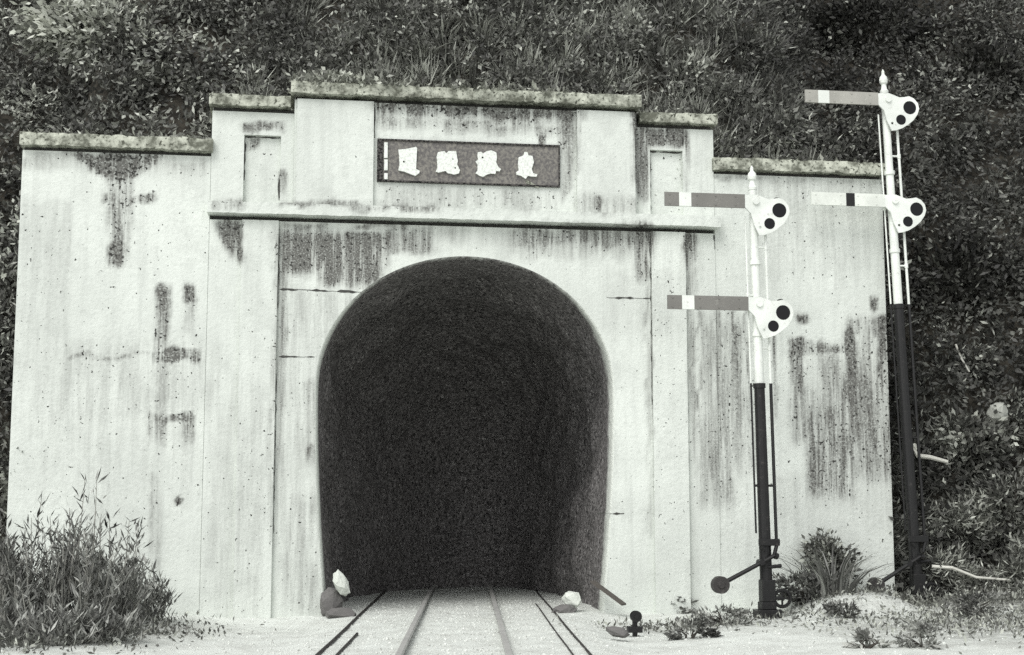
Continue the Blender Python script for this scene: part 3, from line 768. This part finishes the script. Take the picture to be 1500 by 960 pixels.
def tuft(name, label, cat_, c, R_, h, n, tone_mu, mat='leaf', group=None, seed_heads=0, arch=.5, w=(.012, .028)):
    """clump of arching blades, each blade a bent strip; optional leafy stalks"""
    c = np.array(c, float); me_v = []; me_f = []; tone = []
    for k in range(n):
        a = random.uniform(0, 6.283); q = random.random() ** .6
        b0 = c + np.array([math.cos(a) * R_ * q * .55, math.sin(a) * R_ * q * .55, -.03])
        out = np.array([math.cos(a), math.sin(a), 0]) * R_ * (q * .6 + random.uniform(.1, .7)); H = h * random.uniform(.45, 1.05)
        side = np.array([-math.sin(a), math.cos(a), 0]) * random.uniform(*w) + rng.normal(size=3) * .005
        i0 = len(me_v); tn = random.gauss(tone_mu, .2)
        for s_ in range(5):
            u = s_ / 4
            p = b0 + out * u ** 1.6 + np.array([0, 0, H * (u - arch * u * u * .8)]); ww = (1 - u * .92)
            me_v += [p - side * ww, p + side * ww]; tone += [tn, tn]
        for s_ in range(4): me_f.append((i0 + 2 * s_, i0 + 2 * s_ + 1, i0 + 2 * s_ + 3, i0 + 2 * s_ + 2))
    me = bpy.data.meshes.new(name); me.from_pydata([tuple(v) for v in me_v], [], me_f)
    at_ = me.attributes.new('tone', 'FLOAT', 'POINT'); at_.data.foreach_set('value', np.clip(tone, 0, 1).astype('f'))
    o = link(name, me, mat); tag(o, label, cat_, group); return o

def hp(px, py, v, dx=0):
    """point on the hill seen at that place of the photograph, found by marching the view ray"""
    d = _F * FPX + _R * (px - 750) + _U * (480 - py); d = d / np.linalg.norm(d)
    for s_ in np.arange(20, 45, .05):
        q = CAM + d * s_; vv = np.linspace(0, 22, 300); _, yy, zz = hill_pt(np.full_like(vv, q[0]), vv)
        if q[1] > .3 and q[2] < np.interp(q[1], yy, zz): return q
    return q
G1 = 'shrubs on the hillside above the wall'
def hs(px, py, *a, **k):
    q = hp(px, py, 0); return q
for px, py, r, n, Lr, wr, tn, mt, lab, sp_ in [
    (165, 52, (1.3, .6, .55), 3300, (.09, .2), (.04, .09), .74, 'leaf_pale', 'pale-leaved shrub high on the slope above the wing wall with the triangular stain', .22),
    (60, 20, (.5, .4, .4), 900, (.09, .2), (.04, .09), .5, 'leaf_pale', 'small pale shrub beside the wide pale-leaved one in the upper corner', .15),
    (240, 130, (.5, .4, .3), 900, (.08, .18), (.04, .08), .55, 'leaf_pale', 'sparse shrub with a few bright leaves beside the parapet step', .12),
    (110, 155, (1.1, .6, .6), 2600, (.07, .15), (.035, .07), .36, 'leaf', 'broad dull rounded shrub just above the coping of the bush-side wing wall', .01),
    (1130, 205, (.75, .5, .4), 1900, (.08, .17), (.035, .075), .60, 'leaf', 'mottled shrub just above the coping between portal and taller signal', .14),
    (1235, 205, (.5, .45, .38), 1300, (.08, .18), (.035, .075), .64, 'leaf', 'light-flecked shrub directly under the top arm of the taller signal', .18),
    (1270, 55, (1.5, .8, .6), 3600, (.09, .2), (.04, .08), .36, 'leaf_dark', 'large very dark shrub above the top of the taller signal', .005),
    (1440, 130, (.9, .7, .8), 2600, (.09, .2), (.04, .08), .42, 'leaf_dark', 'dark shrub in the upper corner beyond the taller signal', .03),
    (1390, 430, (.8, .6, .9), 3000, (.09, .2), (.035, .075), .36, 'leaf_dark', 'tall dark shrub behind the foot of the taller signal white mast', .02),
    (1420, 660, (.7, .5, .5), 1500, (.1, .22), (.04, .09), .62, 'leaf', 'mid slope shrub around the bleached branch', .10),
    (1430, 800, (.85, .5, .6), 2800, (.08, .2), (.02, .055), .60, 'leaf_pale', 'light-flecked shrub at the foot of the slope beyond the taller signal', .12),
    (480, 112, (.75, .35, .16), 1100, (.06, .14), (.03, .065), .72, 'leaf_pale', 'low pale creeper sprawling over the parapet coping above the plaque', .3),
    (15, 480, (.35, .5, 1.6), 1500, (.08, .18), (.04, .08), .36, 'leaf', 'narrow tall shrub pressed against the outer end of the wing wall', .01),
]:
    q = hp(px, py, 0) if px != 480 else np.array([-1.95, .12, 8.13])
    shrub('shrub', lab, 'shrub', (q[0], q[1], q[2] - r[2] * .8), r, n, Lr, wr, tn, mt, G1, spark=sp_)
for px, py, h, tn, lab in [
    (560, 40, .75, .58, 'grass clump with arching blades on the slope over the plaque end nearest the bush'), (700, 60, .8, .6, 'grass clump with arching blades directly above the middle of the parapet'),
    (850, 30, .85, .62, 'tall grass clump high above the parapet end nearest the signals'), (960, 90, .8, .55, 'grass clump above the step in the parapet on the signal side'),
    (1080, 70, .8, .48, 'darker grass clump above the coping where portal meets wing wall'), (620, 95, .55, .66, 'short pale grass clump growing close over the parapet coping')]:
    q = hp(px, py, 0)
    tuft('grass_clump', lab, 'grass clump', (q[0], q[1] - .1, q[2] + .05), .55, h, 150, tn, 'leaf', 'grass clumps on the slope', arch=.85)

for px, py, r, n, tn, lab in [
    (1385, 850, (.42, .35, .36), 1500, .60, 'pale wispy shrub at the slope foot just beyond the taller signal foot'), (1440, 868, (.45, .35, .32), 1500, .68, 'palest wispy shrub at the slope foot, under the drooping grey branch'),
    (1490, 850, (.4, .35, .45), 1400, .58, 'wispy shrub at the slope foot nearest the edge of view'), (1405, 770, (.5, .35, .42), 1700, .62, 'pale wispy shrub low on the slope above the drooping grey branch'), (1478, 735, (.5, .35, .45), 1700, .58, 'wispy shrub low on the slope between drooping branch and pale stone')]:
    q = hp(px, py, 0); q = q + (CAM - q) / np.linalg.norm(CAM - q) * .45
    shrub('shrub', lab, 'shrub', (q[0], q[1], q[2] - r[2] * .8), r, n, (.07, .18), (.014, .036), tn, 'leaf', G1, spark=.10, nstem=8)
# weeds rooted on the copings
wp = []
for x0, x1, z, y, dens, hh in ((ML - .05, -1.3, 8.11, -.2, 330, .16), (-1.3, 1.6, 8.08, -.22, 300, .10), (XL, ML, 7.90, 0, 25, .05), (-6.6, -3.9, 7.19, 0, 60, .05), (4.1, 6.9, 7.19, 0, 40, .05), (1.3, MR, 8.11, 0, 30, .06), (MR, 3.2, 7.89, 0, 50, .12)):
    n = int(dens * (x1 - x0)); P = np.stack([rng.uniform(x0, x1, n), rng.uniform(y - .1, y + .6, n), np.full(n, z) + np.abs(rng.normal(0, hh * .45, n)) - .01], -1)
    wp.append((P, rng.normal(size=(n, 3)) * .7 + np.array([0, -.5, .45]), rng.uniform(.06, .16, n), rng.uniform(.025, .06, n), rng.normal(.62, .22, n)))
o = leaves('coping_weeds', 'leaf_pale', *cat(wp)); tag(o, 'low weeds and moss growing along the tops of the copings', 'weeds', kind='stuff')

# bush in front of the wing wall, with stalks
def stalk_bush(label, c, r, nst, hmax, n, group):
    c = Vector(c); root = thing('bush', label, 'bush', c, group)
    bm = bmesh.new(); P = []; D = []; T = []
    for k in range(nst):
        a = random.uniform(0, 6.283); q = random.random() ** .5
        b0 = c + Vector((math.cos(a) * r[0] * q, math.sin(a) * r[1] * q, -.05)); H = hmax * random.uniform(.55, 1.0) * (1 - .35 * q * q) * (1.25 if random.random() < .12 else .85)
        tip = b0 + Vector((random.gauss(0, .12) + math.cos(a) * .16, random.gauss(0, .12), H))
        mid = b0.lerp(tip, .5) + Vector((random.gauss(0, .04), random.gauss(0, .04), 0))
        path_tube(bm, [b0, mid, tip], [.010, .008, .004], 5)
        tb = random.gauss(.52, .22)
        for j in range(int(n / nst)):
            u = random.random() ** .8
            p = (b0.lerp(mid, u * 2) if u < .5 else mid.lerp(tip, u * 2 - 1))
            sp_ = .10 * (1.3 - u)
            P.append((p.x + random.gauss(0, sp_), p.y + random.gauss(0, sp_), max(p.z, c.z)))
            an = random.uniform(0, 6.283); D.append((math.cos(an), math.sin(an), random.uniform(.3, 2.4))); T.append(tb + random.gauss(0, .16) + (random.random() < .05) * .4)
    obj('stem', bm, 'stem_pale', root)
    m = len(P); leaves('foliage', 'leaf_bush', np.array(P), np.array(D), rng.uniform(.08, .22, m), rng.uniform(.012, .032, m), np.array(T), root)
M['leaf_bush'] = leaf_mat('bush_leaves', (.04, .04, .037), (.16, .163, .15), (.52, .53, .49))
G2 = 'bushes in front of the wing wall'
gz_ = lambda x, y: float(ground_z(x, y))
for px, py, r, nst, h, n, lab in [
    (85, 925, (.60, .5), 75, 1.85, 2700, 'tall dark leafy bush with thin stalks rising before the stained wing wall'),
    (12, 925, (.42, .42), 42, 1.5, 1600, 'dark leafy bush at the picture edge beside the tallest stalked bush'),
    (160, 915, (.42, .42), 46, 1.35, 1900, 'dense dark bush between the tallest bush and the pale wall foot'),
    (205, 908, (.22, .25), 22, .85, 750, 'low grey bush nearest the portal, last of the leafy clump'),
    (60, 942, (.5, .3), 40, .55, 1500, 'low spreading bush in front of the tall stalked one'),
    (140, 938, (.4, .25), 30, .45, 1100, 'low sprawling bush on the ground edge before the dense dark one')]:
    gx_, gy_ = on_ground(px, py, .05); stalk_bush(lab, (gx_, gy_, gz_(gx_, gy_)), r, nst, h, n, G2)

# plants at the foot of the wall by the signals
gx_, gy_ = 5.5, -1.0
tuft('fern', 'arching fern at the wall foot between the two signals', 'fern', (gx_, gy_, gz_(gx_, gy_)), .85, 1.35, 70, .40, 'leaf_bush', arch=.55, w=(.012, .03))
q = (5.15, -.85); shrub('weed_clump', 'low leafy weeds on the bank just beside the shorter signal', 'weeds', (q[0], q[1], gz_(*q)), (.45, .3, .2), 1000, (.06, .14), (.025, .05), .40, 'leaf_bush', 'weeds by the signals', nstem=5)
q = (5.8, -.2); shrub('weed_clump', 'bushy weeds against the wing wall behind the arching fern', 'weeds', (q[0], q[1], gz_(*q)), (.36, .2, .44), 1600, (.06, .15), (.02, .05), .52, 'leaf', 'weeds by the signals', nstem=7, spark=.10)
for px, py, s_, tn, lab in [(1000, 893, .20, .6, 'small weed tuft beside the pulley post, farther from the rails'), (1012, 922, .22, .45, 'dark weed tuft in the ballast nearest the camera'), (1058, 908, .26, .6, 'broad weed tuft beneath the shorter signal counterweight'),
                        (975, 884, .16, .5, 'tiny weed tuft at the foot of the streaked pilaster'), (1270, 945, .16, .8, 'weed tuft in the pale foreground ground below the signals'), (1350, 945, .22, .66, 'weed clump in the foreground below the taller signal'),
                        (1240, 905, .2, .42, 'weed tuft on the bank before the fern'), (1440, 910, .3, .5, 'weed tuft on pale ground at the slope foot, near the edge of view')]:
    gx_, gy_ = on_ground(px, py, .03)
    shrub('weed_tuft', lab, 'weeds', (gx_, gy_, gz_(gx_, gy_)), (s_ * 1.3, s_, s_ * .5), int(480 * s_ / .25), (.05, .12), (.015, .04), tn, 'leaf_bush', 'weed tufts in the ballast', nstem=3)

# ground cover on the right foreground and along the wall foot
def cover(n, f, hh, tn):
    P = f(n); P = np.column_stack([P, ground_z(P[:, 0], P[:, 1]) + np.abs(rng.normal(0, hh, n))])
    return P, rng.normal(size=(n, 3)) * .6 + np.array([0, -.1, .6]), rng.uniform(.04, .11, n), rng.uniform(.012, .035, n), rng.normal(tn, .22, n)
def pt(cx, cy, sx, sy): return lambda n: np.column_stack([rng.normal(cx, sx, n), rng.normal(cy, sy, n)])
cv = [cover(2600, pt(6.6, -3.4, 1.1, 1.3), .04, .66), cover(3000, pt(7.9, -.6, 1.0, .7), .10, .62), cover(700, pt(3.2, -2.0, .7, .5), .02, .5), cover(500, pt(-4.6, -1.6, .6, .9), .02, .4), cover(1100, pt(-5.5, -5.0, .5, .55), .07, .5), cover(700, pt(-4.7, -3.4, .5, .5), .05, .5), cover(500, pt(5.2, -1.4, .8, .4), .02, .5)]
o = leaves('ground_weeds', 'leaf', *cat(cv)); tag(o, 'thin low weeds scattered over the pale ground by the signals', 'weeds', kind='stuff')

# gravel: small stones on the bed
n = 5000
gxp = np.concatenate([rng.normal(0, 1.5, n // 2), rng.uniform(-6, 8, n - n // 2)]); gyp = rng.uniform(-8.5, 3.0, n)
gxp[:n // 2] += track_x(gyp[:n // 2])
okm = (gyp < -.1) | (np.abs(gxp - .1) < 2.0); gxp = gxp[okm]; gyp = gyp[okm]
for off in (-.568, .568): k = np.abs(gxp - track_x(gyp) - off) > .06; gxp = gxp[k]; gyp = gyp[k]
n = len(gxp); gzp = ground_z(gxp, gyp); rr = rng.uniform(.008, .024, n)
tv = np.array([(1, 0, -.4), (-.5, .87, -.4), (-.5, -.87, -.4), (.5, .5, .5), (-.6, .1, .6), (.2, -.6, .6)]); tf = [(0, 1, 3), (1, 4, 3), (1, 2, 4), (2, 5, 4), (2, 0, 5), (0, 3, 5), (3, 4, 5)]
an = rng.uniform(0, 6.28, n); ca, sa = np.cos(an), np.sin(an)
V = np.empty((n, 6, 3)); tvj = tv[None] * (1 + rng.normal(0, .2, (n, 6, 3)))
V[:, :, 0] = gxp[:, None] + (tvj[:, :, 0] * ca[:, None] - tvj[:, :, 1] * sa[:, None]) * rr[:, None]
V[:, :, 1] = gyp[:, None] + (tvj[:, :, 0] * sa[:, None] + tvj[:, :, 1] * ca[:, None]) * rr[:, None]
V[:, :, 2] = gzp[:, None] + (tvj[:, :, 2] * .8 + .2) * rr[:, None]
Fi = (np.arange(n)[:, None, None] * 6 + np.array(tf)[None]).reshape(-1, 3)
me = bpy.data.meshes.new('gravel'); me.from_pydata(V.reshape(-1, 3).tolist(), [], Fi.tolist())
a = me.attributes.new('tone', 'FLOAT', 'POINT'); a.data.foreach_set('value', np.repeat(np.clip(rng.normal(.6, .3, n), 0, 1), 6).astype('f'))
tag(link('gravel', me, 'gravel'), 'pale gravel scattered over the track bed', 'gravel', kind='stuff')

# branches and pale rock on the slope
def branch(label, pts_px, r, mat):
    P = []
    for px, py, lift in pts_px:
        q = hp(px, py, 0); d = (CAM - q); d = d / np.linalg.norm(d); P.append(Vector(q + d * lift))
    bm = bmesh.new(); path_tube(bm, P, [r * (1 - .5 * i / len(P)) for i in range(len(P))], 7)
    tag(obj('branch', bm, mat), label, 'branch', 'bare branches on the slope')
branch('thick bleached branch lying level among dark leaves beyond the taller signal', [(1338, 652, .7), (1345, 668, .75), (1362, 670, .75), (1388, 677, .7)], .05, 'wood_pale')
branch('thin grey branch drooping at the slope foot behind the taller signal', [(1365, 830, 1.0), (1395, 832, 1.05), (1430, 846, 1.0), (1478, 850, .95)], .028, 'wood_pale')
branch('thin hanging twig high among dark leaves beyond the taller signal', [(1400, 505, .5), (1408, 525, .5), (1420, 545, .5)], .022, 'wood_pale')
q = hp(1462, 605, 0); o = rock('stone', 'rock_mid', tuple(q + (CAM - q) / np.linalg.norm(CAM - q) * .62), .19, (1.0, .8, 1.15), .3, 'pale angular stone lying up in the dark slope leaves', 12)
o['group'] = 'loose stones'

# ------------------------------------------------------------------ light
SUN_EL, SUN_AZ = 50, 38      # azimuth: degrees to the left of the wall's outward normal
s = rad(SUN_AZ)
to_sun = Vector((-math.sin(s) * math.cos(rad(SUN_EL)), -math.cos(s) * math.cos(rad(SUN_EL)), math.sin(rad(SUN_EL))))
ld = bpy.data.lights.new('sun', 'SUN'); ld.energy = 1.5; ld.angle = rad(35); ld.color = (1.0, .985, .955)
lo = bpy.data.objects.new('sun', ld); COL.objects.link(lo); lo.rotation_euler = to_sun.to_track_quat('Z', 'Y').to_euler(); lo.location = (-10, -20, 25)
w = bpy.data.worlds.new('World'); sc.world = w; w.use_nodes = True
nt = w.node_tree; bg = nt.nodes['Background']
sky = nt.nodes.new('ShaderNodeTexSky'); sky.sky_type = 'NISHITA'; sky.sun_disc = False
sky.sun_elevation = rad(SUN_EL); sky.sun_rotation = math.atan2(to_sun.x, to_sun.y)
bw = nt.nodes.new('ShaderNodeHueSaturation'); bw.inputs['Saturation'].default_value = .08
nt.links.new(sky.outputs[0], bw.inputs['Color']); nt.links.new(bw.outputs[0], bg.inputs[0]); bg.inputs[1].default_value = .15
sc.view_settings.view_transform = 'Standard'; sc.view_settings.look = 'None'; sc.view_settings.exposure = 0.5; sc.view_settings.gamma = 1
sc.view_settings.use_curve_mapping = False
sc.cycles.use_denoising = False
sc.cycles.max_bounces = 8; sc.cycles.diffuse_bounces = 8; sc.cycles.transparent_max_bounces = 4
